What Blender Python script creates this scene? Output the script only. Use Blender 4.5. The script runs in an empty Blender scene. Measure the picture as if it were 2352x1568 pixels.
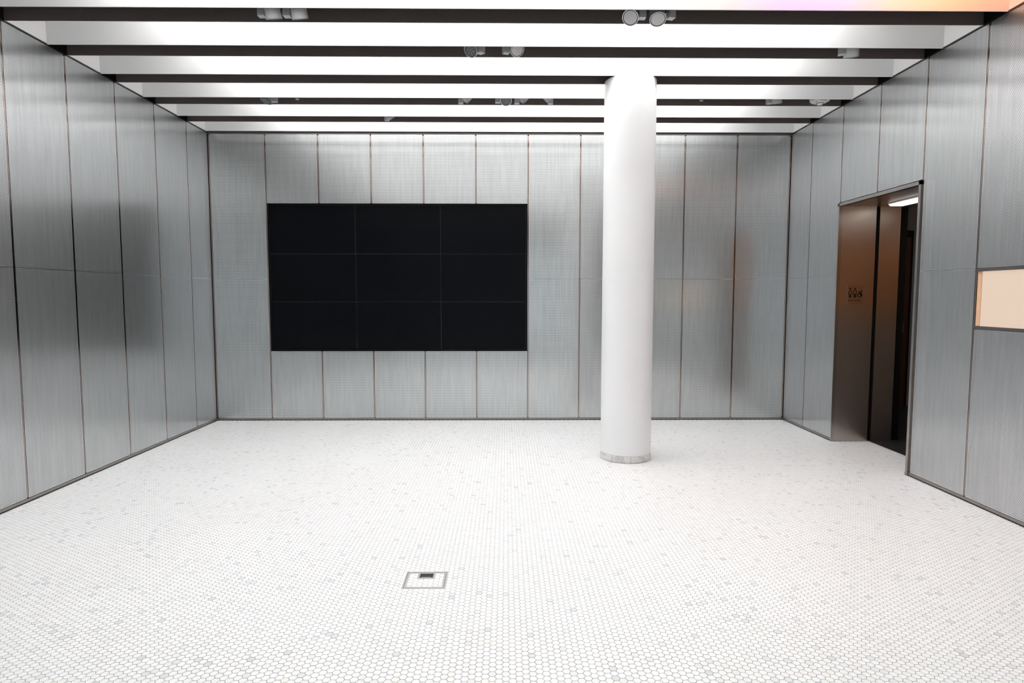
import bpy, bmesh, math, random
import numpy as np
from mathutils import Vector, Matrix, Euler

random.seed(7)
S = bpy.context.scene
C = S.collection
R = math.radians

# ------------------------------------------------------------------ camera
EYE = 1.4815
cam_d = bpy.data.cameras.new('camera')
cam_d.sensor_fit = 'HORIZONTAL'
cam_d.sensor_width = 36.0
cam_d.lens = 1411.8 / 2352 * 36.0
cam_d.clip_start = 0.02
cam_d.clip_end = 100
cam = bpy.data.objects.new('camera', cam_d)
C.objects.link(cam)
cam.location = (0, 0, EYE)
cam.rotation_euler = (math.pi / 2 - 0.0737, -0.0003, -0.0102)
S.camera = cam

# ------------------------------------------------------------------ world, exposure
world = bpy.data.worlds.new('world')
S.world = world
world.use_nodes = True
bg = world.node_tree.nodes['Background']
bg.inputs['Color'].default_value = (0.90, 0.95, 1.0, 1)
bg.inputs['Strength'].default_value = 0.85
S.view_settings.view_transform = 'Standard'
S.view_settings.look = 'None'
S.view_settings.exposure = 0.0
S.view_settings.gamma = 1.0
S.view_settings.use_curve_mapping = False

CEILING_LIGHT = 7.6          # luminous panels at the top of every ceiling recess
AMBER_LIGHT = 9.0
VIOLET_LIGHT = 15.0
LIGHT_BOX = 0.66             # lit vitrine on the right wall

# ------------------------------------------------------------------ room numbers (metres)
XL, XR = -3.445, 3.336       # faces of the side walls
D, H = 7.287, 3.365          # back wall, underside of the ceiling beams
YF = -3.0                    # front of the room, behind the camera
W = 0.61                     # panel module
SEAM_B = [-2.787 + W * k for k in range(11)]
SEAM_L = [6.811 - W * k for k in range(16)]
SEAM_R = [6.786 - W * k for k in range(16)]
JOINT = 1.682                # horizontal joint of the wall sheets
BEAM_Y, SLOT = 4.191, 0.2215
DEEP = 0.47                  # height of the ceiling recesses
CAV = 0.10                   # cavity behind the perforated sheets


# ------------------------------------------------------------------ material helpers
def mat(name):
    m = bpy.data.materials.new(name)
    m.use_nodes = True
    nt = m.node_tree
    return m, nt, nt.nodes['Principled BSDF']


def plain(name, col, rough=0.6, metal=0.0, spec=0.5, noise=0.0, scale=8.0, stretch=(1, 1, 1)):
    m, nt, b = mat(name)
    b.inputs['Base Color'].default_value = (*col, 1)
    b.inputs['Roughness'].default_value = rough
    b.inputs['Metallic'].default_value = metal
    b.inputs['Specular IOR Level'].default_value = spec
    if noise:
        tc = nt.nodes.new('ShaderNodeTexCoord')
        mp = nt.nodes.new('ShaderNodeMapping')
        mp.inputs['Scale'].default_value = stretch
        nz = nt.nodes.new('ShaderNodeTexNoise')
        nz.inputs['Scale'].default_value = scale
        nz.inputs['Detail'].default_value = 4
        mr = nt.nodes.new('ShaderNodeMapRange')
        mr.inputs['To Min'].default_value = 1 - noise
        mr.inputs['To Max'].default_value = 1 + noise
        mx = nt.nodes.new('ShaderNodeVectorMath')
        mx.operation = 'SCALE'
        mx.inputs[0].default_value = col
        nt.links.new(tc.outputs['Object'], mp.inputs['Vector'])
        nt.links.new(mp.outputs['Vector'], nz.inputs['Vector'])
        nt.links.new(nz.outputs['Fac'], mr.inputs['Value'])
        nt.links.new(mr.outputs['Result'], mx.inputs['Scale'])
        nt.links.new(mx.outputs['Vector'], b.inputs['Base Color'])
        b2 = nt.nodes.new('ShaderNodeMapRange')
        b2.inputs['To Min'].default_value = rough * 0.85
        b2.inputs['To Max'].default_value = min(1, rough * 1.15)
        nt.links.new(nz.outputs['Fac'], b2.inputs['Value'])
        nt.links.new(b2.outputs['Result'], b.inputs['Roughness'])
    return m


def emit(name, col, strength, body=0.8):
    m, nt, b = mat(name)
    b.inputs['Base Color'].default_value = (body, body, body, 1)
    b.inputs['Emission Color'].default_value = (*col, 1)
    b.inputs['Emission Strength'].default_value = strength
    return m


def perforated(name, col, rough):
    """sheet metal with staggered round holes 6 mm wide, 12.2 mm apart; the holes are really open"""
    m, nt, b = mat(name)
    N, L = nt.nodes, nt.links
    tc = N.new('ShaderNodeTexCoord')
    sc = N.new('ShaderNodeVectorMath'); sc.operation = 'MULTIPLY'
    p = 0.0122
    sc.inputs[1].default_value = (1 / p, 0, 1 / (p * math.sqrt(3)))
    L.new(tc.outputs['Object'], sc.inputs[0])
    ds = []
    for off in (0.0, 0.5):
        ad = N.new('ShaderNodeVectorMath'); ad.operation = 'ADD'
        ad.inputs[1].default_value = (off, 0, off)
        L.new(sc.outputs[0], ad.inputs[0])
        fr = N.new('ShaderNodeVectorMath'); fr.operation = 'FRACTION'
        L.new(ad.outputs[0], fr.inputs[0])
        sb = N.new('ShaderNodeVectorMath'); sb.operation = 'SUBTRACT'
        sb.inputs[1].default_value = (0.5, 0, 0.5)
        L.new(fr.outputs[0], sb.inputs[0])
        ml = N.new('ShaderNodeVectorMath'); ml.operation = 'MULTIPLY'
        ml.inputs[1].default_value = (1, 0, math.sqrt(3))
        L.new(sb.outputs[0], ml.inputs[0])
        ln = N.new('ShaderNodeVectorMath'); ln.operation = 'LENGTH'
        L.new(ml.outputs[0], ln.inputs[0])
        ds.append(ln)
    mn = N.new('ShaderNodeMath'); mn.operation = 'MINIMUM'
    L.new(ds[0].outputs['Value'], mn.inputs[0]); L.new(ds[1].outputs['Value'], mn.inputs[1])
    lt = N.new('ShaderNodeMath'); lt.operation = 'LESS_THAN'
    lt.inputs[1].default_value = 0.262
    L.new(mn.outputs[0], lt.inputs[0])
    # soft upright light streaks of the hole moiré, put into colour and roughness
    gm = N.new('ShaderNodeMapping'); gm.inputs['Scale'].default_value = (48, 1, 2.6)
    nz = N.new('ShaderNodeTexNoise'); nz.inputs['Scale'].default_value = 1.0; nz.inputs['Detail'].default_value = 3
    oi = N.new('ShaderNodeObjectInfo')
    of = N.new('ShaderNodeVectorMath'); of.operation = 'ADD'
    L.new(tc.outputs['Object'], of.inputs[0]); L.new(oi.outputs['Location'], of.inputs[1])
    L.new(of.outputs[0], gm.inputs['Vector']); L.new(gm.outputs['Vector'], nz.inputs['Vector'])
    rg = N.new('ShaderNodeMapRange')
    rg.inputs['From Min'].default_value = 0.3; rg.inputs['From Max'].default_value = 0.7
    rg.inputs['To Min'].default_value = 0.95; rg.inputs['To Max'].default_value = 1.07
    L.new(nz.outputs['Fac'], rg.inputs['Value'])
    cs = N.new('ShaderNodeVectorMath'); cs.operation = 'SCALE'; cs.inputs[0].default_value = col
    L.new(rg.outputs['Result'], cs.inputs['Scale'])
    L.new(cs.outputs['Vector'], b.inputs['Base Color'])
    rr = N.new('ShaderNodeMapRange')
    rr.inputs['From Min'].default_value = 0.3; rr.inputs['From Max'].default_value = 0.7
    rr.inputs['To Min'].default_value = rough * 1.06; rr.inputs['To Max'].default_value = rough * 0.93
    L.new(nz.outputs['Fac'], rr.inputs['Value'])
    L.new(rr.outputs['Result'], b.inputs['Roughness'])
    b.inputs['Metallic'].default_value = 1.0
    tr = N.new('ShaderNodeBsdfTransparent')
    ms = N.new('ShaderNodeMixShader')
    gl = N.new('ShaderNodeBsdfGlossy'); gl.inputs['Roughness'].default_value = 0.17
    L.new(cs.outputs['Vector'], gl.inputs['Color'])
    m2 = N.new('ShaderNodeMixShader'); m2.inputs['Fac'].default_value = 0.42
    L.new(b.outputs['BSDF'], m2.inputs[1]); L.new(gl.outputs['BSDF'], m2.inputs[2])
    L.new(lt.outputs[0], ms.inputs['Fac'])
    L.new(m2.outputs['Shader'], ms.inputs[1]); L.new(tr.outputs['BSDF'], ms.inputs[2])
    L.new(ms.outputs['Shader'], N['Material Output'].inputs['Surface'])
    return m


def tile_material(name, light, dark, tint, rough):
    """stone tile: tone comes from a per-tile attribute, faint veins from noise"""
    m, nt, b = mat(name)
    N, L = nt.nodes, nt.links
    at = N.new('ShaderNodeAttribute'); at.attribute_name = 'tone'
    cr = N.new('ShaderNodeValToRGB')
    e = cr.color_ramp.elements
    e[0].position = 0.0; e[0].color = (*dark, 1)
    e[1].position = 0.45; e[1].color = (*[(l * 0.72 + d * 0.28) for l, d in zip(light, dark)], 1)
    e2 = cr.color_ramp.elements.new(0.62); e2.color = (*tint, 1)
    e3 = cr.color_ramp.elements.new(0.66); e3.color = (*[l * 0.95 for l in light], 1)
    e4 = cr.color_ramp.elements.new(1.0); e4.color = (*light, 1)
    L.new(at.outputs['Fac'], cr.inputs['Fac'])
    tc = N.new('ShaderNodeTexCoord')
    nz = N.new('ShaderNodeTexNoise'); nz.inputs['Scale'].default_value = 60; nz.inputs['Detail'].default_value = 3
    L.new(tc.outputs['Object'], nz.inputs['Vector'])
    mr = N.new('ShaderNodeMapRange'); mr.inputs['To Min'].default_value = 0.93; mr.inputs['To Max'].default_value = 1.05
    L.new(nz.outputs['Fac'], mr.inputs['Value'])
    sc = N.new('ShaderNodeVectorMath'); sc.operation = 'SCALE'
    L.new(cr.outputs['Color'], sc.inputs[0]); L.new(mr.outputs['Result'], sc.inputs['Scale'])
    L.new(sc.outputs['Vector'], b.inputs['Base Color'])
    b.inputs['Roughness'].default_value = rough
    b.inputs['Specular IOR Level'].default_value = 0.35
    return m


def marble(name):
    m, nt, b = mat(name)
    N, L = nt.nodes, nt.links
    tc = N.new('ShaderNodeTexCoord')
    wv = N.new('ShaderNodeTexWave'); wv.inputs['Scale'].default_value = 2.2
    wv.inputs['Distortion'].default_value = 14; wv.inputs['Detail'].default_value = 5; wv.inputs['Detail Scale'].default_value = 2.2
    cr = N.new('ShaderNodeValToRGB')
    cr.color_ramp.elements[0].color = (0.66, 0.64, 0.635, 1)
    cr.color_ramp.elements[1].position = 0.28; cr.color_ramp.elements[1].color = (0.82, 0.81, 0.80, 1)
    L.new(tc.outputs['Object'], wv.inputs['Vector']); L.new(wv.outputs['Fac'], cr.inputs['Fac'])
    L.new(cr.outputs['Color'], b.inputs['Base Color'])
    b.inputs['Roughness'].default_value = 0.35
    return m


M = {}
METAL = (0.79, 0.81, 0.82)
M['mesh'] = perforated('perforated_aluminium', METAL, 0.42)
M['sheet'] = plain('sheet_aluminium', METAL, 0.31, 1.0)
M['backing'] = plain('grey_backing_board', (0.085, 0.088, 0.09), 0.5, 0.0, 0.5)
M['backbox'] = plain('dark_backing_box', (0.02, 0.02, 0.022), 0.6)
M['bronze'] = plain('bronze_channel', (0.44, 0.36, 0.325), 0.16, 1.0, noise=0.08, scale=3, stretch=(8, 8, 1))
M['trimdark'] = plain('dark_trim', (0.022, 0.02, 0.019), 0.45)
M['base'] = plain('baseboard_metal', (0.34, 0.31, 0.29), 0.4, 1.0)
M['white'] = plain('white_paint', (0.86, 0.86, 0.86), 0.75, 0, 0.3)
M['fascia'] = plain('white_fascia', (0.80, 0.79, 0.785), 0.7, 0, 0.3)
M['column'] = plain('column_paint', (0.91, 0.915, 0.92), 0.38, 0, 0.6)
M['channel'] = plain('brown_black_channel', (0.155, 0.130, 0.122), 0.6, 0, 0.3)
M['lamp'] = emit('ceiling_light', (1.0, 0.985, 0.97), CEILING_LIGHT)
M['amber'] = emit('amber_light', (1.0, 0.38, 0.07), AMBER_LIGHT)
M['pale'] = emit('pale_yellow_light', (1.0, 0.86, 0.58), 4.0)
M['violet'] = emit('violet_light', (0.62, 0.22, 1.0), VIOLET_LIGHT)
M['grout'] = plain('grey_grout', (0.34, 0.34, 0.345), 0.85, 0, 0.2, noise=0.12, scale=30)
M['tile'] = tile_material('white_marble_tile', (0.83, 0.84, 0.845), (0.60, 0.625, 0.65), (0.83, 0.81, 0.78), 0.38)
M['blacktile'] = tile_material('black_mosaic_tile', (0.02, 0.02, 0.022), (0.006, 0.006, 0.007), (0.02, 0.018, 0.016), 0.35)
M['blackgrout'] = plain('mosaic_grout', (0.34, 0.32, 0.30), 0.8)
M['marble'] = marble('column_marble')
M['joint'] = plain('dark_joint', (0.22, 0.21, 0.205), 0.7)
M['screen'] = plain('black_display', (0.0035, 0.004, 0.0055), 0.28, 0, 0.09)
M['bezel'] = plain('black_bezel', (0.002, 0.002, 0.002), 0.6, 0, 0.15)
M['seamline'] = plain('display_edge', (0.05, 0.05, 0.05), 0.4, 0, 0.5)
M['steel'] = plain('brushed_stainless', (0.52, 0.47, 0.435), 0.33, 1.0)
M['frame'] = plain('door_frame_metal', (0.42, 0.40, 0.385), 0.3, 1.0)
M['black'] = plain('matt_black', (0.006, 0.006, 0.006), 0.6, 0, 0.2)
M['wood'] = plain('warm_wood', (0.72, 0.26, 0.05), 0.5, 0, 0.4, noise=0.15, scale=3, stretch=(1, 1, 10))  # orange made up for the unseen wall, warms the reflection in the jamb
M['wainscot'] = plain('grey_wainscot', (0.34, 0.27, 0.22), 0.6)
M['redwood'] = plain('dark_red_door', (0.10, 0.028, 0.014), 0.45, 0, 0.4)
M['greywall'] = plain('grey_wall_paint', (0.32, 0.31, 0.30), 0.8)
M['frontwall'] = plain('front_wall_paint', (0.55, 0.55, 0.55), 0.8)
M['fixture'] = emit('corridor_lamp', (1.0, 0.95, 0.86), 1.25)
M['alu'] = plain('grey_fixture_paint', (0.56, 0.57, 0.58), 0.45, 0.1, 0.5)
M['rim'] = plain('fixture_rim', (0.55, 0.55, 0.56), 0.3, 0.9)
M['lens'] = plain('frosted_lens', (0.62, 0.61, 0.61), 0.35, 0, 0.5)
M['lensdark'] = plain('dark_led_lens', (0.12, 0.12, 0.125), 0.25, 0, 0.6)
M['led'] = plain('led_optic', (0.26, 0.26, 0.27), 0.25, 0, 0.6)
M['plastic'] = plain('white_plastic', (0.72, 0.71, 0.69), 0.4)
M['plasticgrey'] = plain('grey_plastic', (0.22, 0.21, 0.20), 0.4)
M['clear'] = plain('clear_dome', (0.80, 0.80, 0.79), 0.1, 0, 0.8)
M['red'] = plain('red_print', (0.55, 0.03, 0.03), 0.5)
M['plate'] = plain('sign_plate', (0.46, 0.42, 0.39), 0.30, 1.0)
M['print'] = plain('black_print', (0.008, 0.004, 0.004), 0.5, 0, 0.2)
M['boxmetal'] = plain('floor_box_steel', (0.62, 0.61, 0.60), 0.35, 0.6)
M['boxdark'] = plain('floor_box_dark', (0.02, 0.02, 0.022), 0.5)
M['peach'] = emit('backlit_peach', (1.0, 0.755, 0.555), LIGHT_BOX, 0.12)
M['peachside'] = plain('peach_return', (0.72, 0.46, 0.28), 0.5)
M['vitrine'] = plain('grey_vitrine_frame', (0.115, 0.105, 0.10), 0.4, 0.4)


def glass(name):
    m, nt, b = mat(name)
    tr = nt.nodes.new('ShaderNodeBsdfTransparent'); tr.inputs['Color'].default_value = (.93, .95, .95, 1)
    gl = nt.nodes.new('ShaderNodeBsdfGlossy'); gl.inputs['Roughness'].default_value = 0.02
    fr = nt.nodes.new('ShaderNodeFresnel'); fr.inputs['IOR'].default_value = 1.45
    mx = nt.nodes.new('ShaderNodeMixShader')
    nt.links.new(fr.outputs[0], mx.inputs[0]); nt.links.new(tr.outputs[0], mx.inputs[1]); nt.links.new(gl.outputs[0], mx.inputs[2])
    nt.links.new(mx.outputs[0], nt.nodes['Material Output'].inputs['Surface'])
    return m


M['glass'] = glass('window_glass')

# ------------------------------------------------------------------ geometry helpers
class MB:
    """collects shapes and links them as ONE mesh object"""

    def __init__(self):
        self.v, self.f, self.m, self.mats = [], [], [], []

    def slot(self, m):
        if m not in self.mats:
            self.mats.append(m)
        return self.mats.index(m)

    def box(self, x0, x1, y0, y1, z0, z1, m=None):
        n = len(self.v)
        self.v += [(x0, y0, z0), (x1, y0, z0), (x1, y1, z0), (x0, y1, z0),
                   (x0, y0, z1), (x1, y0, z1), (x1, y1, z1), (x0, y1, z1)]
        for q in ((0, 3, 2, 1), (4, 5, 6, 7), (0, 1, 5, 4), (1, 2, 6, 5), (2, 3, 7, 6), (3, 0, 4, 7)):
            self.f.append([n + i for i in q]); self.m.append(self.slot(m))
        return self

    def poly(self, pts, m=None):
        n = len(self.v)
        self.v += [tuple(p) for p in pts]
        self.f.append(list(range(n, n + len(pts)))); self.m.append(self.slot(m))
        return self

    def prism(self, pts, a, b, axis, m=None):
        """extrude a 2-D outline between a and b along an axis ('y' or 'z')"""
        n = len(self.v); k = len(pts)
        for t in (a, b):
            for (p, q) in pts:
                self.v.append((p, t, q) if axis == 'y' else (p, q, t))
        s = self.slot(m)
        self.f.append([n + i for i in range(k)][::-1]); self.m.append(s)
        self.f.append([n + k + i for i in range(k)]); self.m.append(s)
        for i in range(k):
            j = (i + 1) % k
            self.f.append([n + i, n + j, n + k + j, n + k + i]); self.m.append(s)
        return self

    def lathe(self, prof, seg=32, m=None, mtx=None):
        """revolve (r, z) profile about local z; ends with r=0 close"""
        n = len(self.v); s = self.slot(m); k = len(prof)
        for r, z in prof:
            for i in range(seg):
                a = 2 * math.pi * i / seg
                p = Vector((r * math.cos(a), r * math.sin(a), z))
                self.v.append(tuple(mtx @ p) if mtx else tuple(p))
        for j in range(k - 1):
            for i in range(seg):
                i2 = (i + 1) % seg
                self.f.append([n + j * seg + i, n + j * seg + i2, n + (j + 1) * seg + i2, n + (j + 1) * seg + i]); self.m.append(s)
        self.f.append([n + i for i in range(seg)][::-1]); self.m.append(s)
        self.f.append([n + (k - 1) * seg + i for i in range(seg)]); self.m.append(s)
        return self

    def mesh(self, name):
        me = bpy.data.meshes.new(name)
        me.from_pydata(self.v, [], self.f)
        for m in self.mats:
            me.materials.append(M[m] if isinstance(m, str) else m)
        me.polygons.foreach_set('material_index', self.m)
        me.update()
        bm = bmesh.new(); bm.from_mesh(me)
        bmesh.ops.recalc_face_normals(bm, faces=bm.faces)
        bm.to_mesh(me); bm.free()
        return me

    def build(self, name, parent=None, smooth=False, bevel=0.0, loc=None):
        me = self.mesh(name)
        o = bpy.data.objects.new(name, me)
        C.objects.link(o)
        if parent:
            o.parent = parent
        if loc:
            o.location = loc
        if smooth:
            me.polygons.foreach_set('use_smooth', [True] * len(me.polygons))
            es = o.modifiers.new('edges', 'EDGE_SPLIT'); es.split_angle = R(35)
        if bevel:
            b = o.modifiers.new('bevel', 'BEVEL'); b.width = bevel; b.segments = 2; b.limit_method = 'ANGLE'
        return o


def put(me, name, parent=None, loc=(0, 0, 0), rot=(0, 0, 0)):
    o = bpy.data.objects.new(name, me)
    C.objects.link(o)
    o.parent = parent
    o.location = loc
    o.rotation_euler = rot
    return o


def structure(o):
    o['kind'] = 'structure'
    return o


def thing(name, label, cat, loc=(0, 0, 0), group=None):
    o = bpy.data.objects.new(name, None)
    C.objects.link(o)
    o.empty_display_size = 0.1
    o.location = loc
    o['label'] = label; o['category'] = cat
    if group:
        o['group'] = group
    return o


def text_mesh(s, size, depth, m):
    cu = bpy.data.curves.new('lettering', 'FONT')
    cu.body = s; cu.size = size; cu.align_x = 'CENTER'; cu.align_y = 'CENTER'; cu.extrude = depth
    cu.resolution_u = 3
    t = bpy.data.objects.new('lettering', cu)
    C.objects.link(t)
    dg = bpy.context.evaluated_depsgraph_get()
    me = bpy.data.meshes.new_from_object(t.evaluated_get(dg))
    bpy.data.objects.remove(t)
    me.materials.clear(); me.materials.append(M[m])
    return me


# ================================================================== THE SETTING
# ---- backing walls: the solid walls behind the perforated sheets
DOOR_FAR, DOOR_NEAR, DOOR_TOP = 6.17, 5.0, 2.375
wall_back = structure(MB().box(XL - CAV - .1, XR + CAV + .1, D + CAV, D + CAV + .1, 0, H + DEEP, 'backing').build('wall_back'))
wall_left = structure(MB().box(XL - CAV - .1, XL - CAV, YF, D + CAV, 0, H + DEEP, 'backing').build('wall_left'))
mb = MB()
mb.box(XR + CAV, XR + CAV + .1, YF, DOOR_NEAR - .02, 0, H + DEEP, 'backing')
mb.box(XR + CAV, XR + CAV + .1, DOOR_FAR + .02, D + CAV, 0, H + DEEP, 'backing')
mb.box(XR + CAV, XR + CAV + .1, DOOR_NEAR - .02, DOOR_FAR + .02, DOOR_TOP + .03, H + DEEP, 'backing')
wall_right = structure(mb.build('wall_right'))
mb = MB()
GX0, GX1, GZ0, GZ1 = -2.7, 2.6, 0.10, 2.75          # window added behind the camera to let in fill daylight
mb.box(XL - CAV - .1, GX0, YF - .1, YF, 0, H + DEEP, 'frontwall'); mb.box(GX1, XR + CAV + .1, YF - .1, YF, 0, H + DEEP, 'frontwall')
mb.box(GX0, GX1, YF - .1, YF, 0, GZ0, 'frontwall'); mb.box(GX0, GX1, YF - .1, YF, GZ1, H + DEEP, 'frontwall')
wall_front = structure(mb.build('wall_front'))
mb = MB()
for i in range(5):
    x = GX0 + (GX1 - GX0 - .05) * i / 4
    mb.box(x, x + .05, YF - .09, YF - .02, GZ0, GZ1, 'frame')
mb.box(GX0, GX1, YF - .09, YF - .02, GZ0, GZ0 + .05, 'frame'); mb.box(GX0, GX1, YF - .09, YF - .02, GZ1 - .05, GZ1, 'frame')
added_window_1 = structure(mb.build('window_1'))
MB().box(GX0 + .02, GX1 - .02, YF - .06, YF - .05, GZ0 + .02, GZ1 - .02, 'glass').build('pane', added_window_1)

# ---- perforated sheets
GAP = 0.010      # half the gap between two sheets, where the bronze channel shows
ROT = {'back': (0, 0, 0), 'left': (0, 0, R(90)), 'right': (0, 0, R(-90))}
sheet_cache = {}


def sheet_mesh(w, h):
    key = (round(w, 3), round(h, 3))
    if key in sheet_cache:
        return sheet_cache[key]
    b, t = 0.003, 0.0012
    v, f, mi = [], [], []
    xs, zs = [0, b, w - b, w], [0, b, h - b, h]
    for y in (0, t):
        for z in zs:
            for x in xs:
                v.append((x, y, z))
    for s in (0, 1):
        for j in range(3):
            for i in range(3):
                a = s * 16 + j * 4 + i
                q = [a, a + 1, a + 5, a + 4]
                f.append(q if s == 0 else q[::-1])
                mi.append(0 if (i == 1 and j == 1) else 1)
    for (i, j) in [(0, 1), (1, 2), (2, 3), (3, 7), (7, 11), (11, 15), (15, 14), (14, 13), (13, 12), (12, 8), (8, 4), (4, 0)]:
        f.append([j, i, 16 + i, 16 + j]); mi.append(1)
    me = bpy.data.meshes.new('perforated_panel')
    me.from_pydata(v, [], f)
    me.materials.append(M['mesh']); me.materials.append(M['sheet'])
    me.polygons.foreach_set('material_index', mi)
    me.update()
    sheet_cache[key] = me
    return me


def sheet(wall, side, a, b, z0, z1, la=GAP, lb=GAP):
    """one sheet on a wall between coordinates a < b (X on the back wall, Y on the side walls)"""
    a, b = a + la, b - lb
    me = sheet_mesh(b - a, z1 - z0)
    if side == 'back':
        loc = (a, D, z0)
    elif side == 'left':
        loc = (XL, a, z0)
    else:
        loc = (XR, b, z0)
    return put(me, 'perforated_panel', wall, loc, ROT[side])


def strip(wall, side, s, z0, z1):
    """bronze channel behind a gap between two sheets, with a rounded bead inside"""
    w = 0.019
    mb = MB()
    o = 0.006
    def bx(u0, u1, d0, d1, za, zb, m):
        if side == 'back':
            mb.box(s + u0, s + u1, D + d0, D + d1, za, zb, m)
        elif side == 'left':
            mb.box(XL - d1, XL - d0, s + u0, s + u1, za, zb, m)
        else:
            mb.box(XR + d0, XR + d1, s + u0, s + u1, za, zb, m)
    bx(-w, w, o + .006, o + .009, z0, z1, 'trimdark')
    bx(-.0065, .0065, .001, o + .006, z0 + .006, z1 - .006, 'bronze')
    return mb.build('seam_channel', wall)


ZB, ZT = 0.030, H - 0.020
ZTS = H - 0.010
SX0, SX1, SZ0, SZ1 = -2.775, 0.251, 0.832, 2.556     # video wall opening
edges = [XL + .012] + SEAM_B[:10] + [XR - .012]
for i in range(11):
    a, b = edges[i], edges[i + 1]
    if 1 <= i <= 5:
        sheet(wall_back, 'back', a, b, SZ1 + .004, ZT)
        sheet(wall_back, 'back', a, b, ZB, SZ0 - .004)
    else:
        sheet(wall_back, 'back', a, b, JOINT + .0015, ZT)
        sheet(wall_back, 'back', a, b, ZB, JOINT - .0015)
for i, s in enumerate(edges):
    if 2 <= i <= 5:
        strip(wall_back, 'back', s, SZ1, ZT - .004)
        strip(wall_back, 'back', s, ZB, SZ0)
    else:
        strip(wall_back, 'back', s, ZB, ZT - .004)

el = [D] + SEAM_L
for i in range(len(el) - 1):
    a, b = el[i + 1], el[i]
    lb = 0.012 if i == 0 else GAP
    sheet(wall_left, 'left', a, b, JOINT + .0015, ZTS, lb=lb)
    sheet(wall_left, 'left', a, b, ZB, JOINT - .0015, lb=lb)
for s in SEAM_L:
    strip(wall_left, 'left', s, ZB, ZTS - .004)

LBZ0, LBZ1 = 1.250, 1.677                             # lit vitrine band
LB_END = 0.75
er = [D] + SEAM_R
for i in range(len(er) - 1):
    a, b = er[i + 1], er[i]
    lb = 0.012 if i == 0 else GAP
    if i in (2, 3):                                   # above the doorway
        sheet(wall_right, 'right', a, b, DOOR_TOP + .040, ZTS, lb=lb)
    elif 5 <= i <= 10:                                # above and below the vitrine
        sheet(wall_right, 'right', a, b, LBZ1 + .003, ZTS, lb=lb)
        sheet(wall_right, 'right', a, b, ZB, LBZ0 - .003, lb=lb)
    else:
        sheet(wall_right, 'right', a, b, JOINT + .0015, ZTS, lb=lb)
        sheet(wall_right, 'right', a, b, ZB, JOINT - .0015, lb=lb)
for i, s in enumerate(SEAM_R):
    if i in (1, 2):
        strip(wall_right, 'right', s, DOOR_TOP + .040, ZTS - .004)
    elif 5 <= i <= 9:
        strip(wall_right, 'right', s, ZB, LBZ0 - .003); strip(wall_right, 'right', s, LBZ1 + .003, ZTS - .004)
    else:
        strip(wall_right, 'right', s, ZB, ZTS - .004)

# dark boxes fixed behind the sheets beside the video wall: they show faintly through the holes
for (a, b) in ((-3.165, -2.945), (0.435, 0.705)):
    MB().box(a, b, D + .012, D + .06, 0.935, 2.452, 'backbox').build('backing_box', wall_back)

# ---- white walls above the sheets (inside the ceiling recesses) and the dark line under them
TH = 0.012
MB().box(XL - .02, XL, YF, D, H + .005, H + DEEP, 'fascia').build('upper_fascia', wall_left)
MB().box(XR, XR + .02, YF, D, H + .005, H + DEEP, 'fascia').build('upper_fascia', wall_right)
MB().box(XL, XR, D - .046, D + .02, H + .004, H + DEEP, 'white').build('upper_fascia', wall_back)
MB().box(XL - .02, XL + .004, YF, D, ZTS + .001, H + .005, 'trimdark').build('shadow_trim', wall_left)
MB().box(XR - .004, XR + .02, YF, D, ZTS + .001, H + .005, 'trimdark').build('shadow_trim', wall_right)
MB().box(XL, XR, D - .044, D + .02, H - .001, H + .004, 'trimdark').build('shadow_trim', wall_back)
MB().box(XL, XR, D - .004, D + .02, ZT + .001, H - .001, 'base').build('top_trim', wall_back)

# ---- baseboards
for nm, bxs in (('baseboard_back', [(XL, XR, D - .006, D + .01)]),
                ('baseboard_left', [(XL - .01, XL + .006, YF, D - .006)]),
                ('baseboard_right', [(XR - .006, XR + .01, YF, DOOR_NEAR - .03), (XR - .006, XR + .01, DOOR_FAR + .03, D - .006)])):
    mb = MB()
    for (x0, x1, y0, y1) in bxs:
        mb.box(x0, x1, y0, y1, 0.009, 0.028, 'base')
        mb.box(x0 + .003, x1 - .003, y0 + .003, y1 - .003, 0.0, 0.009, 'trimdark')
    structure(mb.build(nm))

# ---- ceiling: slab, hollow beams (white outside, dark channel below) and luminous panels between them
ceiling = structure(MB().box(XL - .2, XR + .2, YF, D + .2, H + DEEP, H + DEEP + .1, 'white').build('ceiling'))
beam_mb = MB()
t = .006
beam_mb.box(XL, XR, 0, t, 0, DEEP, 'white')
beam_mb.box(XL, XR, SLOT - t, SLOT, 0, DEEP, 'white')
beam_me = beam_mb.mesh('beam')
ch_mb = MB()
CH = 0.26                                            # depth of the dark channel
ch_mb.box(XL, XR, t, t + .004, 0, CH, 'channel')
ch_mb.box(XL, XR, SLOT - t - .004, SLOT - t, 0, CH, 'channel')
ch_mb.box(XL, XR, t + .004, SLOT - t - .004, CH - .004, CH, 'channel')
ch_mb.box(XL, XL + .004, t + .004, SLOT - t - .004, 0, CH - .004, 'black')
ch_mb.box(XR - .004, XR, t + .004, SLOT - t - .004, 0, CH - .004, 'black')
ch_me = ch_mb.mesh('channel')
BEAMS = [BEAM_Y + W * k for k in range(-11, 5)]
for y in BEAMS:
    b = put(beam_me, 'beam', ceiling, (0, y, H))
    put(ch_me, 'channel', b)
LIT_FROM = 1.6                                       # the recesses nearer the added window are unlit
LX0, LX1 = XL + 0.92, XR - 0.92
lamp_mb = MB(); lamp_mb.box(LX0, LX1, -.12, .12, -.03, 0, 'lamp')
lamp_me = lamp_mb.mesh('light_panel')
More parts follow.
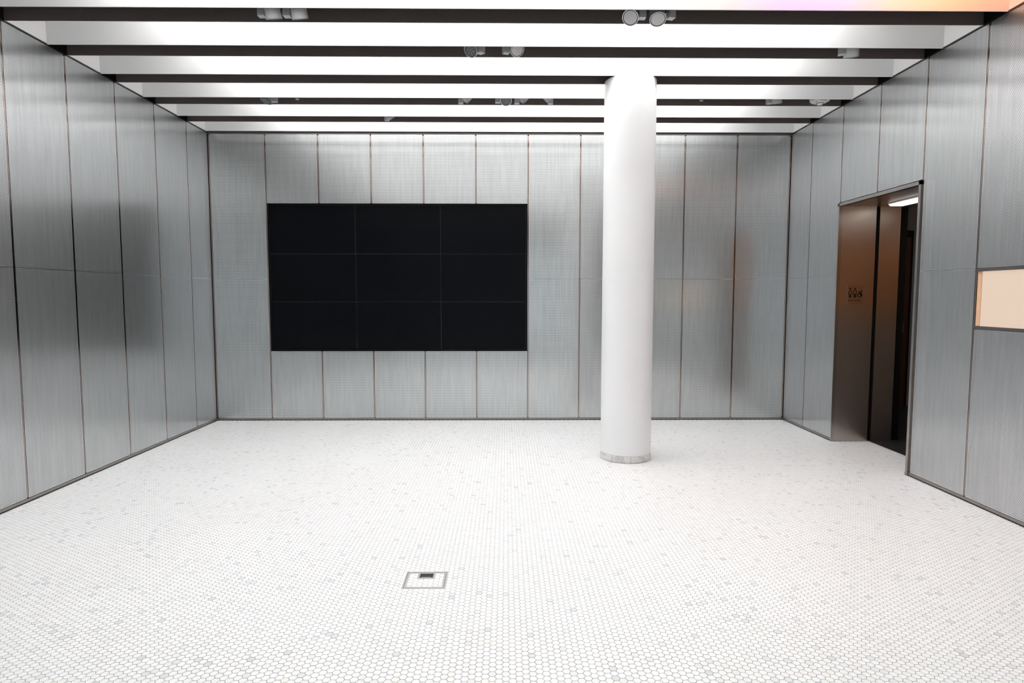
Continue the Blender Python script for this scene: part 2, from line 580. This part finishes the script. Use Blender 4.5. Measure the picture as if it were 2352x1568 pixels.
for y in [v for v in BEAMS + [BEAM_Y + W * 5] if v > LIT_FROM]:
    yc = y - (W - SLOT) / 2
    if abs(y - BEAM_Y) < .01:                        # the recess over the vitrine changes colour towards the wall
        def seg(x0, x1, m, lab=None):
            o = MB().box(x0, x1, -.12, .12, -.03, 0, m).build('light_panel', ceiling, loc=(0, yc, H + DEEP))
            if lab:
                o['label'] = lab
        seg(LX0, .85, 'lamp')
        seg(.90, 1.70, 'pale', 'pale yellow light panel')
        seg(1.98, 2.16, 'violet', 'violet light panel')
        seg(2.25, XR - .30, 'amber', 'amber light panel')
    else:
        put(lamp_me, 'light_panel', ceiling, (0, yc, H + DEEP))

# ---- floor: grout bed and hexagonal marble tiles
SIDE = 0.01782                                       # hexagon module (joint centre to joint centre)
F2F = SIDE * math.sqrt(3)
JW = 0.0020
BOX = (-0.532, -0.309, 3.023, 3.216)                 # floor box
TILE_Z = 0.0
floor = structure(MB().box(XL - .2, XR + .37, YF, D + .1, -0.06, -0.0022, 'grout').build('floor'))


def hex_centres(x0, x1, y0, y1):
    out = []
    c0, c1 = math.floor(x0 / (1.5 * SIDE)), math.ceil(x1 / (1.5 * SIDE))
    r0, r1 = math.floor(y0 / F2F) - 1, math.ceil(y1 / F2F) + 1
    cc, rr = np.meshgrid(np.arange(c0, c1 + 1), np.arange(r0, r1 + 1))
    x = cc * 1.5 * SIDE
    y = (rr + 0.5 * (np.abs(cc) % 2)) * F2F
    x, y = x.ravel(), y.ravel()
    k = (x >= x0) & (x <= x1) & (y >= y0) & (y <= y1)
    return np.stack([x[k], y[k]], 1)


rng = np.random.default_rng(11)


def tones(pts):
    """tile tone: mostly light, drifting in patches, with single darker tiles"""
    x, y = pts[:, 0], pts[:, 1]
    patch = (np.sin(x * 2.1 + 1.3) * np.sin(y * 1.7 + .4) + np.sin(x * 4.3 - y * 3.1) * .6 + np.sin(y * 6.2 + x * 1.2) * .35)
    base = 0.86 + 0.06 * patch + rng.normal(0, .12, len(x))
    odd = rng.random(len(x))
    base = np.where(odd < .10, rng.uniform(.30, .62, len(x)), base)
    base = np.where(odd < .022, rng.uniform(.05, .30, len(x)), base)
    return np.clip(base, 0, 1)


HEX_A = np.arange(6) * math.pi / 3
RT = SIDE - JW / math.sqrt(3)
CH_ = 0.0006


def hex_field(name, pts, tone, m, parent, thick=0.004, z=0.0):
    """many bevel-edged hexagonal tiles as one mesh: lower ring, upper ring, top face"""
    n = len(pts)
    co = np.zeros((n, 12, 3), np.float32)
    for ring, (r, zz) in enumerate(((RT, z - thick), (RT - CH_ * .6, z))):
        co[:, ring * 6:ring * 6 + 6, 0] = pts[:, None, 0] + r * np.cos(HEX_A)
        co[:, ring * 6:ring * 6 + 6, 1] = pts[:, None, 1] + r * np.sin(HEX_A)
        co[:, ring * 6:ring * 6 + 6, 2] = zz
    co[:, 6:, 2] += (rng.normal(0, .00012, n).astype(np.float32))[:, None]
    loops = []
    for i in range(6):
        j = (i + 1) % 6
        loops += [i, j, 6 + j, 6 + i]
    loops += [6, 7, 8, 9, 10, 11]
    loops = np.array(loops, np.int32)
    L_ = (loops[None, :] + (np.arange(n, dtype=np.int32) * 12)[:, None]).ravel()
    tot = np.array([4] * 6 + [6], np.int32)
    T_ = np.tile(tot, n)
    St = np.concatenate([[0], np.cumsum(T_)[:-1]]).astype(np.int32)
    me = bpy.data.meshes.new(name)
    me.vertices.add(n * 12); me.vertices.foreach_set('co', co.ravel())
    me.loops.add(len(L_)); me.loops.foreach_set('vertex_index', L_)
    me.polygons.add(len(T_)); me.polygons.foreach_set('loop_start', St)
    me.update(calc_edges=True)
    me.polygons.foreach_set('use_smooth', np.zeros(len(T_), bool))
    a = me.attributes.new('tone', 'FLOAT', 'FACE')
    a.data.foreach_set('value', np.repeat(tone, 7).astype(np.float32))
    me.materials.append(M[m])
    me.validate()
    o = bpy.data.objects.new(name, me)
    C.objects.link(o)
    o.parent = parent
    return o


pts = hex_centres(XL + .002, XR - .002, -1.0, D - .004)
pts2 = hex_centres(XR - .002, XR + .355, DOOR_NEAR + .01, DOOR_FAR - .01)
pts = np.concatenate([pts, pts2])
inbox = lambda p, g: (p[:, 0] > BOX[0] - g) & (p[:, 0] < BOX[1] + g) & (p[:, 1] > BOX[2] - g) & (p[:, 1] < BOX[3] + g)
touch = inbox(pts, RT + .001)
cut = pts[touch]
pts = pts[~touch]
tone = tones(pts)
# the 300 tiles that show largest: nearest the camera inside the frame
view = np.abs(pts[:, 0] - 0.02) < 0.835 * (pts[:, 1] + 0.09) - .05
vis = view & (pts[:, 1] > 2.245)
dist = np.where(vis, pts[:, 0] ** 2 + pts[:, 1] ** 2, 1e9)
near = np.argsort(dist)[:300]
mask = np.ones(len(pts), bool); mask[near] = False
fld = hex_field('tile_field', pts[mask], tone[mask], 'tile', floor)
fld['kind'] = 'stuff'
variants = []
for i in range(10):
    t_ = hex_field('tile', np.array([[0., 0.]]), np.array([[.12, .42, .58, .7, .76, .82, .86, .9, .95, 1.][i]]), 'tile', floor)
    variants.append(t_.data)
    bpy.data.objects.remove(t_)
levels = np.array([.12, .42, .58, .7, .76, .82, .86, .9, .95, 1.])
for k in near:
    me = variants[int(np.argmin(np.abs(levels - tone[k])))]
    put(me, 'tile', floor, (float(pts[k, 0]), float(pts[k, 1]), 0))


# tiles cut to fit round the floor box
def clip(poly, axis, lim, keep_less):
    out = []
    for i in range(len(poly)):
        a, b = poly[i], poly[(i + 1) % len(poly)]
        ia = (a[axis] <= lim) == keep_less; ib = (b[axis] <= lim) == keep_less
        if ia:
            out.append(a)
        if ia != ib:
            s = (lim - a[axis]) / (b[axis] - a[axis])
            out.append((a[0] + s * (b[0] - a[0]), a[1] + s * (b[1] - a[1])))
    return out


def cut_tiles(name, polys, parent, m, thick=.004, zt=0.0):
    mb = MB(); tn = []
    for p in polys:
        mb.prism(p, zt - thick, zt, 'z', m)
        tn += [float(np.clip(rng.normal(.9, .06), .6, 1))] * (len(p) + 2)
    o = mb.build(name, parent)
    a = o.data.attributes.new('tone', 'FLOAT', 'FACE')
    a.data.foreach_set('value', np.array(tn, np.float32))
    return o


def area(p):
    return abs(sum(p[i][0] * p[(i + 1) % len(p)][1] - p[(i + 1) % len(p)][0] * p[i][1] for i in range(len(p)))) / 2


outer = []
for (x, y) in cut:
    hx = [(x + RT * math.cos(a), y + RT * math.sin(a)) for a in HEX_A]
    parts = [clip(hx, 0, BOX[0], True), clip(hx, 0, BOX[1], False)]
    mid = clip(clip(hx, 0, BOX[0], False), 0, BOX[1], True)
    if len(mid) > 2:
        parts += [clip(mid, 1, BOX[2], True), clip(mid, 1, BOX[3], False)]
    outer += [q for q in parts if len(q) > 2 and area(q) > 4e-6]
cut_tiles('cut_tile_field', outer, floor, 'tile')['kind'] = 'stuff'

# ---- doorway in the right wall and the corridor behind it
trim_1 = structure(MB().box(XR - .012, XR + .02, DOOR_NEAR - .035, DOOR_NEAR - .008, 0, DOOR_TOP + .03, 'frame').build('trim_1'))
MB().box(XR - .012, XR + .02, DOOR_FAR - .001, DOOR_FAR + .014, 0, DOOR_TOP + .03, 'frame').build('door_frame', trim_1)
MB().box(XR - .012, XR + .02, DOOR_NEAR - .035, DOOR_FAR + .014, DOOR_TOP, DOOR_TOP + .03, 'frame').build('door_frame', trim_1)
MB().box(XR - .014, XR + .022, DOOR_NEAR - .037, DOOR_NEAR - .006, 0, .02, 'base').build('foot_plate', trim_1)
wall_corridor = structure(MB().box(XR + CAV, 7.0, 8.213, 8.313, -.03, 2.9, 'greywall').build('wall_corridor'))
MB().box(XR + .02, 3.700, DOOR_FAR, DOOR_FAR + .03, 0, DOOR_TOP, 'steel').build('jamb_panel', wall_corridor)
MB().box(3.700, 3.755, DOOR_FAR + .05, DOOR_FAR + .08, 0, DOOR_TOP, 'black').build('jamb_groove', wall_corridor)
MB().box(3.755, 3.965, DOOR_FAR + .03, DOOR_FAR + .06, 0, DOOR_TOP, 'steel').build('jamb_panel', wall_corridor)
MB().box(3.935, 4.06, DOOR_FAR + .065, DOOR_FAR + .17, 0, 2.46, 'black').build('jamb_return', wall_corridor)
wall_corridor_near = structure(MB().box(XR + CAV + .1, 7.0, DOOR_NEAR - .13, DOOR_NEAR - .03, 0, 1.30, 'wainscot').build('wall_corridor_near'))  # unseen lower wall, grey-brown chosen for its reflection in the steel jamb
MB().box(XR + .021, XR + CAV + .1, DOOR_NEAR - .034, DOOR_NEAR - .026, 0, DOOR_TOP + .02, 'steel').build('jamb_panel', wall_corridor_near)
MB().box(XR + CAV + .1, 7.0, DOOR_NEAR - .13, DOOR_NEAR - .03, 1.30, 2.9, 'wood').build('wood_panelling', wall_corridor_near)  # unseen upper wall, coloured orange to give the jamb a warm reflection
wall_corridor_end = structure(MB().box(7.0, 7.1, DOOR_NEAR - .13, 8.313, 0, 2.9, 'greywall').build('wall_corridor_end'))
ceiling_corridor = structure(MB().box(XR, 7.0, DOOR_NEAR - .03, DOOR_FAR + .06, DOOR_TOP, DOOR_TOP + .03, 'steel').build('ceiling_corridor'))
MB().box(3.7, 7.0, DOOR_FAR + .06, 8.213, 2.9, 2.95, 'greywall').build('high_soffit', ceiling_corridor)
floor_corridor = structure(MB().box(XR + .37, 7.0, DOOR_NEAR - .03, 8.213, -.06, -.0015, 'blackgrout').build('floor_corridor'))
bp = hex_centres(XR + .385, 5.6, DOOR_NEAR - .02, 8.2)
fb = hex_field('mosaic_field', bp, rng.random(len(bp)), 'blacktile', floor_corridor)
fb['kind'] = 'stuff'
MB().box(XR + .338, XR + .374, DOOR_NEAR - .02, DOOR_FAR - .001, -.03, .0012, 'marble').build('threshold', floor_corridor)
door_1 = structure(MB().box(4.45, 5.385, 8.17, 8.20, -.001, 2.262, 'redwood').build('door_1'))
MB().box(4.35, 5.40, 8.155, 8.212, 2.262, 2.348, 'black').build('door_head', door_1)
MB().box(5.385, 5.40, 8.155, 8.212, 0, 2.262, 'black').build('door_jamb', door_1)
MB().box(4.35, 4.45, 8.155, 8.212, 0, 2.262, 'black').build('door_jamb', door_1)
MB().box(5.27, 5.30, 8.13, 8.17, 1.0, 1.12, 'rim').build('door_handle', door_1)

# ================================================================== THE THINGS
# ---- white round column on a marble foot
CX, CY, CR = 1.103, 5.57, 0.2275
col = thing('column', 'tall round white column with a marble foot, standing on the hexagonal tile floor', 'column', (CX, CY, 0))
MB().lathe([(CR, 0.0642), (CR, H - .002)], 96, 'column').build('shaft', col, smooth=True)
MB().lathe([(CR - .0015, 0.0625), (CR - .0015, 0.0665)], 96, 'joint').build('joint_ring', col, smooth=True)
MB().lathe([(CR - .006, 0.0), (CR - .006, .004), (CR + .0005, .0041), (CR + .0015, .006), (CR + .0015, .0625)], 96, 'marble').build('marble_foot', col, smooth=True)

# ---- video wall: nine black displays in one frame
vw = thing('video_wall', 'large black video wall of nine switched-off displays in the perforated back wall', 'screen', ((SX0 + SX1) / 2, D, SZ0))
ox, oz = (SX0 + SX1) / 2, SZ0
hw = (SX1 - SX0) / 2; hh = SZ1 - SZ0
fr = MB()
e = .020
fr.box(-hw, hw, -.020, .085, 0, e, 'bezel'); fr.box(-hw, hw, -.020, .085, hh - e, hh, 'bezel')
fr.box(-hw, -hw + e, -.020, .085, e, hh - e, 'bezel'); fr.box(hw - e, hw, -.020, .085, e, hh - e, 'bezel')
fr.box(-hw + e, hw - e, .06, .085, e, hh - e, 'bezel')
fr.build('frame', vw)
dw = (2 * hw - 2 * e) / 3; dh = (hh - 2 * e) / 3
for r in range(3):
    for c in range(3):
        x0 = -hw + e + c * dw; z0 = e + r * dh
        g = .0016
        d_ = MB().box(x0 + g, x0 + dw - g, -.006 + .0012 * ((r * 2 + c) % 3), .05, z0 + g, z0 + dh - g, 'screen').build('display_panel', vw)
        MB().box(x0 + .0002, x0 + dw - .0002, -.0035, .045, z0 + .0002, z0 + dh - .0002, 'seamline').build('display_edge', d_)

# ---- lit vitrine on the right wall
lb = thing('light_box', 'long peach backlit panel in a grey metal frame set into the right wall', 'light box', (XR, SEAM_R[4], LBZ0))
y1 = SEAM_R[4] - .011; y0 = LB_END
L0 = lambda y: y - SEAM_R[4]
hz = LBZ1 - LBZ0
MB().box(-.010, .05, L0(y0), L0(y1), hz - .022, hz, 'vitrine').build('top_rail', lb)
MB().box(-.010, .05, L0(y0), L0(y1), 0, .022, 'vitrine').build('bottom_rail', lb)
MB().box(.004, .05, L0(y1 - .036), L0(y1), .022, hz - .022, 'peachside').build('end_return', lb)['label'] = 'narrow darker peach end piece'
MB().box(.012, .05, L0(y1 - .041), L0(y1 - .036), .022, hz - .022, 'black').build('shadow_gap', lb)
MB().box(.004, .045, L0(y0), L0(y1 - .041), .022, hz - .022, 'peach').build('lit_panel', lb)
MB().box(-.008, .06, L0(y0 - .02), L0(y0), 0, hz, 'vitrine').build('end_rail', lb)

# ---- floor box
bx = thing('floor_box', 'square steel floor box with tiled lid and dark cable outlet, flush in the floor', 'floor box', ((BOX[0] + BOX[1]) / 2, BOX[2], 0))
bw = (BOX[1] - BOX[0]) / 2; bd = BOX[3] - BOX[2]


def ring(name, x, y0, y1, w, z0, z1, m, parent):
    mb = MB()
    mb.box(-x, x, y0, y0 + w, z0, z1, m); mb.box(-x, x, y1 - w, y1, z0, z1, m)
    mb.box(-x, -x + w, y0 + w, y1 - w, z0, z1, m); mb.box(x - w, x, y0 + w, y1 - w, z0, z1, m)
    return mb.build(name, parent)


ring('outer_frame', bw, 0, bd, .0075, -.002, .0016, 'boxmetal', bx)
MB().box(-bw + .0075, bw - .0075, .0075, bd - .0075, -.002, -.0012, 'boxdark').build('shadow_gap', bx)
lid = ring('lid_frame', bw - .0095, .0095, bd - .0095, .011, -.0012, .0014, 'boxmetal', bx)
MB().box(-bw + .0205, bw - .0205, .0205, bd - .0205, -.0012, -.0006, 'grout').build('lid_grout', lid)
FX0, FX1, FY0, FY1 = -.047, .047, .108, bd - .012    # cable outlet
lx0, lx1, ly0, ly1 = -bw + .0205, bw - .0205, .0205, bd - .0205
mx, my = (BOX[0] + BOX[1]) / 2, BOX[2]
for (x, y) in hex_centres(lx0 - .02, lx1 + .02, ly0 - .02, ly1 + .02):
    hx = [(x + .004 + RT * math.cos(a), y + .006 + RT * math.sin(a)) for a in HEX_A]
    q = clip(clip(clip(clip(hx, 0, lx0, False), 0, lx1, True), 1, ly0, False), 1, ly1, True)
    if len(q) < 3:
        continue
    for p in (clip(q, 1, FY0, True), clip(clip(q, 1, FY0, False), 0, FX0, True), clip(clip(q, 1, FY0, False), 0, FX1, False)):
        if len(p) > 2 and area(p) > 8e-6:
            cut_tiles('tile', [p], lid, 'tile', .0011, .0008)
cab = ring('outlet_frame', .047, FY0, FY1, .012, -.0008, .0018, 'boxmetal', bx)
MB().box(-.035, .035, FY0 + .012, FY1 - .012, -.001, -.0004, 'boxdark').build('outlet_opening', cab)
MB().box(-.026, .026, FY0 + .014, FY0 + .024, -.0004, .0008, 'plasticgrey').build('cable_flap', cab)


# ---- spotlights in the ceiling channels
def spot(label, k, x, z, n, box_dx, lens, box_rot=0.0, box_z=None, box_dy=0.0, size=1.0, yoff=.11):
    """k: beam number (1 nearest), (x, z): lens centre, n: aiming direction, box_dx: gear box beside the can"""
    y = BEAM_Y + W * (k - 1) + yoff
    n = Vector(n).normalized()
    root = thing('spotlight', label, 'spotlight', (x + box_dx, y, H + CH - .004), 'spotlights in the ceiling channels')
    r, ln = .054 * size, .115
    rot = n.to_track_quat('Z', 'X').to_matrix().to_4x4()
    c = Vector((-box_dx, box_dy, z - (H + CH - .004)))
    mtx = Matrix.Translation(c) @ rot
    MB().lathe([(r * .90, -ln), (r * .94, -ln + .004), (r, -.006), (r, .0)], 40, 'alu', mtx).build('can', root, smooth=True)
    rim = MB()
    k_ = 40
    prof = [(r, -.002), (r + .002, .0), (r + .002, .004), (r - .003, .004), (r - .003, -.002)]
    nv = len(prof)
    for i in range(k_):
        a = 2 * math.pi * i / k_
        for (pr, pz) in prof:
            rim.v.append(tuple(mtx @ Vector((pr * math.cos(a), pr * math.sin(a), pz))))
    s = rim.slot('rim')
    for i in range(k_):
        for j in range(nv):
            rim.f.append([i * nv + j, i * nv + (j + 1) % nv, ((i + 1) % k_) * nv + (j + 1) % nv, ((i + 1) % k_) * nv + j]); rim.m.append(s)
    rim.build('bezel', root, smooth=True)
    MB().lathe([(r - .0032, .0), (r - .0032, .0012)], 40, 'black', mtx).build('baffle', root)
    le = MB().lathe([(r - .008, .001), (r - .008, .0024), (r - .014, .0032)], 40, lens, mtx).build('lens', root, smooth=True)
    if lens == 'lensdark':
        for i in range(7):
            a = i * math.pi / 3
            q = (0, 0) if i == 6 else (.022 * math.cos(a), .022 * math.sin(a))
            MB().lathe([(.006, 0), (.004, .0015)], 10, 'led', mtx @ Matrix.Translation((q[0], q[1], .003))).build('led', le)
    # gear box with its short arm to the can
    bz = (box_z if box_z is not None else H - .012) - (H + CH - .004)
    g = MB().box(-.024, .024, -.024, .024, bz, 0, 'alu').build('gear_box', root, bevel=.0015)
    g.rotation_euler = (0, 0, box_rot)
    tgt = Vector((-box_dx, box_dy, 0)) + Vector((0, 0, c.z)) - n * .05
    st = Vector((0, 0, max(bz + .03, min(-.03, tgt.z))))
    dv = tgt - st
    am = Matrix.Translation(st) @ dv.to_track_quat('Z', 'X').to_matrix().to_4x4()
    MB().lathe([(.009, 0), (.009, dv.length)], 16, 'rim', am).build('arm', root, smooth=True)
    return root


spot('left can of the backward-facing spotlight pair at left in the front channel', 1, -1.556, H - .022, (.05, .45, -.9), -.082, 'lens')
spot('right can of the backward-facing spotlight pair at left in the front channel', 1, -1.381, H - .022, (.05, .45, -.9), -.088, 'lens')
spot('left spotlight of the pale-lensed pair in the front channel above the column', 1, .845, H - .004, (-.32, -.62, -.70), .078, 'lens')
spot('right spotlight of the pale-lensed pair in the front channel above the column', 1, 1.031, H - .014, (-.06, -.52, -.85), .088, 'lens', box_rot=R(18))
spot('dark-lensed round spotlight in the second channel, above the right part of the screen', 2, -.270, H + .012, (-.42, -.66, -.62), .078, 'lensdark', box_rot=R(-35))
spot('spotlight with a pale round lens in the second channel, left of the column top', 2, .090, H + .016, (.32, -.66, -.68), -.086, 'lens', box_rot=R(25))
spot('grey can spotlight turned to the back at the right end of the second channel', 2, 2.690, H - .022, (.15, .40, -.9), -.075, 'lens', box_rot=R(-20))
spot('single spotlight with a dim oval lens at the left end of the fourth channel', 4, -2.316, H + .002, (-.22, -.34, -.92), .078, 'lensdark', box_rot=R(-10))
spot('leftmost spotlight of the row of four in the fourth channel, tilted left', 4, -.402, H + .022, (-.66, -.24, -.72), -.035, 'lens', box_dy=-.05, yoff=.135)
spot('round dark-faced spotlight in the fourth channel, facing straight forward', 4, .003, H + .014, (.0, -.80, -.60), -.080, 'lensdark')
spot('left-tilted spotlight just right of the dark-faced one in the fourth channel', 4, .148, H + .022, (-.66, -.24, -.72), -.038, 'lens', box_dy=-.05, yoff=.135)
spot('rightmost spotlight of the row of four in the fourth channel, turned away to the right', 4, .440, H + .024, (.75, .10, -.65), .0, 'lens', box_dy=-.055, yoff=.14)
spot('small spotlight in the fourth channel between the column and the smoke alarm', 4, 2.640, H - .003, (.12, .35, -.92), -.068, 'lens')
spot('only spotlight in the farthest channel, above the middle display', 5, -1.215, H + .012, (.55, .25, -.8), -.055, 'lens')


# ---- sprinklers
def sprinkler(label, x):
    y = BEAM_Y + W * 3 + .11
    r = thing('sprinkler', label, 'sprinkler', (x, y, H + CH - .004), 'sprinklers in the ceiling channels')
    z = -(CH - .004)
    MB().lathe([(.012, 0), (.012, z + .075)], 14, 'channel').build('drop_pipe', r, smooth=True)
    MB().lathe([(.016, z + .060), (.016, z + .075)], 14, 'rim').build('collar', r, smooth=True)
    for s_ in (-1, 1):
        MB().box(s_ * .013 - .0025, s_ * .013 + .0025, -.003, .003, z + .018, z + .062, 'rim').build('frame_arm', r)
    MB().lathe([(.017, z + .012), (.020, z + .016), (.008, z + .019)], 16, 'rim').build('deflector', r, smooth=True)


sprinkler('small sprinkler head in the fourth channel near the left spotlight', -2.017)
sprinkler('small sprinkler head in the fourth channel right of the column', 1.909)

# ---- smoke alarm
sm = thing('smoke_alarm', 'round white smoke alarm with red print hanging at the right end of the fourth channel', 'alarm', (3.070, BEAM_Y + W * 3 + .11, H + .05))
MB().lathe([(.055, CH - .054), (.055, -.004)], 40, 'plastic').build('mounting_stem', sm, smooth=True)
MB().lathe([(.076, .0), (.090, -.006), (.093, -.020), (.086, -.036), (.060, -.050), (.034, -.055)], 56, 'plastic').build('housing', sm, smooth=True)
MB().lathe([(.034, -.054), (.036, -.059), (.030, -.060)], 36, 'plasticgrey').build('lens_ring', sm, smooth=True)
MB().lathe([(.029, -.056), (.029, -.062), (.022, -.070), (.010, -.074)], 32, 'clear').build('lens', sm, smooth=True)
tm = text_mesh('FIRE', .030, .0006, 'red')
o = put(tm, 'lettering', sm, (-.004, -.066, -.0485), (R(180 - 26 + 0), 0, 0))
o.rotation_euler = (R(28), 0, 0)
o.location = (.0, -.0715, -.0455)
MB().lathe([(.006, 0), (.004, -.004)], 12, 'plasticgrey', Matrix.Translation((-.048, -.035, -.049))).build('indicator', sm)


# ---- corridor ceiling lamps
def corridor_lamp(label, x0, x1, ya, yb):
    r = thing('ceiling_lamp', label, 'lamp', ((x0 + x1) / 2, (ya + yb) / 2, DOOR_TOP), None)
    w, l = (x1 - x0) / 2, (yb - ya) / 2
    MB().box(-w, w, -l, l, -.012, 0, 'alu').build('housing', r, bevel=.002)
    MB().prism([(-w + .004, -.012), (w - .004, -.012), (w - .02, -.030), (-w + .02, -.030)], -l + .006, l - .006, 'y', 'fixture').build('diffuser', r)


corridor_lamp('white linear lamp on the corridor ceiling just inside the doorway', 3.68, 3.84, 5.20, 5.965)
corridor_lamp('white linear lamp on the corridor ceiling, half hidden behind the nearer one', 4.02, 4.18, 5.05, 5.78)
corridor_lamp('white linear lamp deep in the corridor behind the door frame', 4.75, 5.25, 5.05, 6.1)  # extra lamp out of view, added to brighten the steel jamb

# ---- restroom sign on the steel jamb
sg = thing('restroom_sign', 'small restroom sign with black figures on the steel panel in the doorway', 'sign', (3.516, DOOR_FAR, 1.392))
MB().box(-.078, .078, -.0022, 0, 0.012, .200, 'plate').build('plate', sg)


def stroke(mb, pts, w, closed=False):
    n = len(pts)
    for i in range(n if closed else n - 1):
        a, b = Vector(pts[i]), Vector(pts[(i + 1) % n])
        d = (b - a).normalized(); nn = Vector((-d.y, d.x)) * w / 2
        a2, b2 = a - d * w * .35, b + d * w * .35
        mb.prism([tuple(a2 + nn), tuple(b2 + nn), tuple(b2 - nn), tuple(a2 - nn)], -.0036, -.0022, 'y', 'print')


def disc(mb, cx, cz, r, seg=20):
    mb.prism([(cx + r * math.cos(2 * math.pi * i / seg), cz + r * math.sin(2 * math.pi * i / seg)) for i in range(seg)], -.0036, -.0022, 'y', 'print')


zb, hgt = .076, .098
w_ = .0052
wo = MB(); cx_ = -.050
disc(wo, cx_, zb + .089, .0085)
stroke(wo, [(cx_ - .006, zb + .072), (cx_ - .018, zb + .040), (cx_ - .011, zb + .036), (cx_ - .009, zb + .003), (cx_ - .002, zb + .003), (cx_ - .001, zb + .034),
            (cx_ + .001, zb + .034), (cx_ + .002, zb + .003), (cx_ + .009, zb + .003), (cx_ + .011, zb + .036), (cx_ + .018, zb + .040), (cx_ + .006, zb + .072)], w_, True)
wo.build('woman_figure', sg)
mn_ = MB(); cx_ = -.003
disc(mn_, cx_, zb + .089, .0085)
stroke(mn_, [(cx_ - .013, zb + .072), (cx_ - .016, zb + .038), (cx_ - .009, zb + .036), (cx_ - .009, zb + .003), (cx_ - .002, zb + .003), (cx_ - .001, zb + .034),
             (cx_ + .001, zb + .034), (cx_ + .002, zb + .003), (cx_ + .009, zb + .003), (cx_ + .009, zb + .036), (cx_ + .016, zb + .038), (cx_ + .013, zb + .072)], w_, True)
mn_.build('man_figure', sg)
wc = MB(); cx_ = .042
seg = 16
stroke(wc, [(cx_ + .017 * math.cos(2 * math.pi * i / seg), zb + .021 + .017 * math.sin(2 * math.pi * i / seg)) for i in range(seg)], .0062, True)
disc(wc, cx_ + .022, zb + .064, .0075)
stroke(wc, [(cx_ - .010, zb + .050), (cx_ + .004, zb + .056), (cx_ + .014, zb + .053)], .007)
stroke(wc, [(cx_ + .012, zb + .055), (cx_ + .003, zb + .036), (cx_ + .026, zb + .032), (cx_ + .022, zb + .012)], .0085)
stroke(wc, [(cx_ + .010, zb + .046), (cx_ + .024, zb + .046)], .006)
wc.build('wheelchair_figure', sg)
tm = text_mesh('RESTROOM', .0225, .0006, 'print')
o = put(tm, 'lettering', sg, (-.008, -.0026, .046), (R(90), 0, 0))
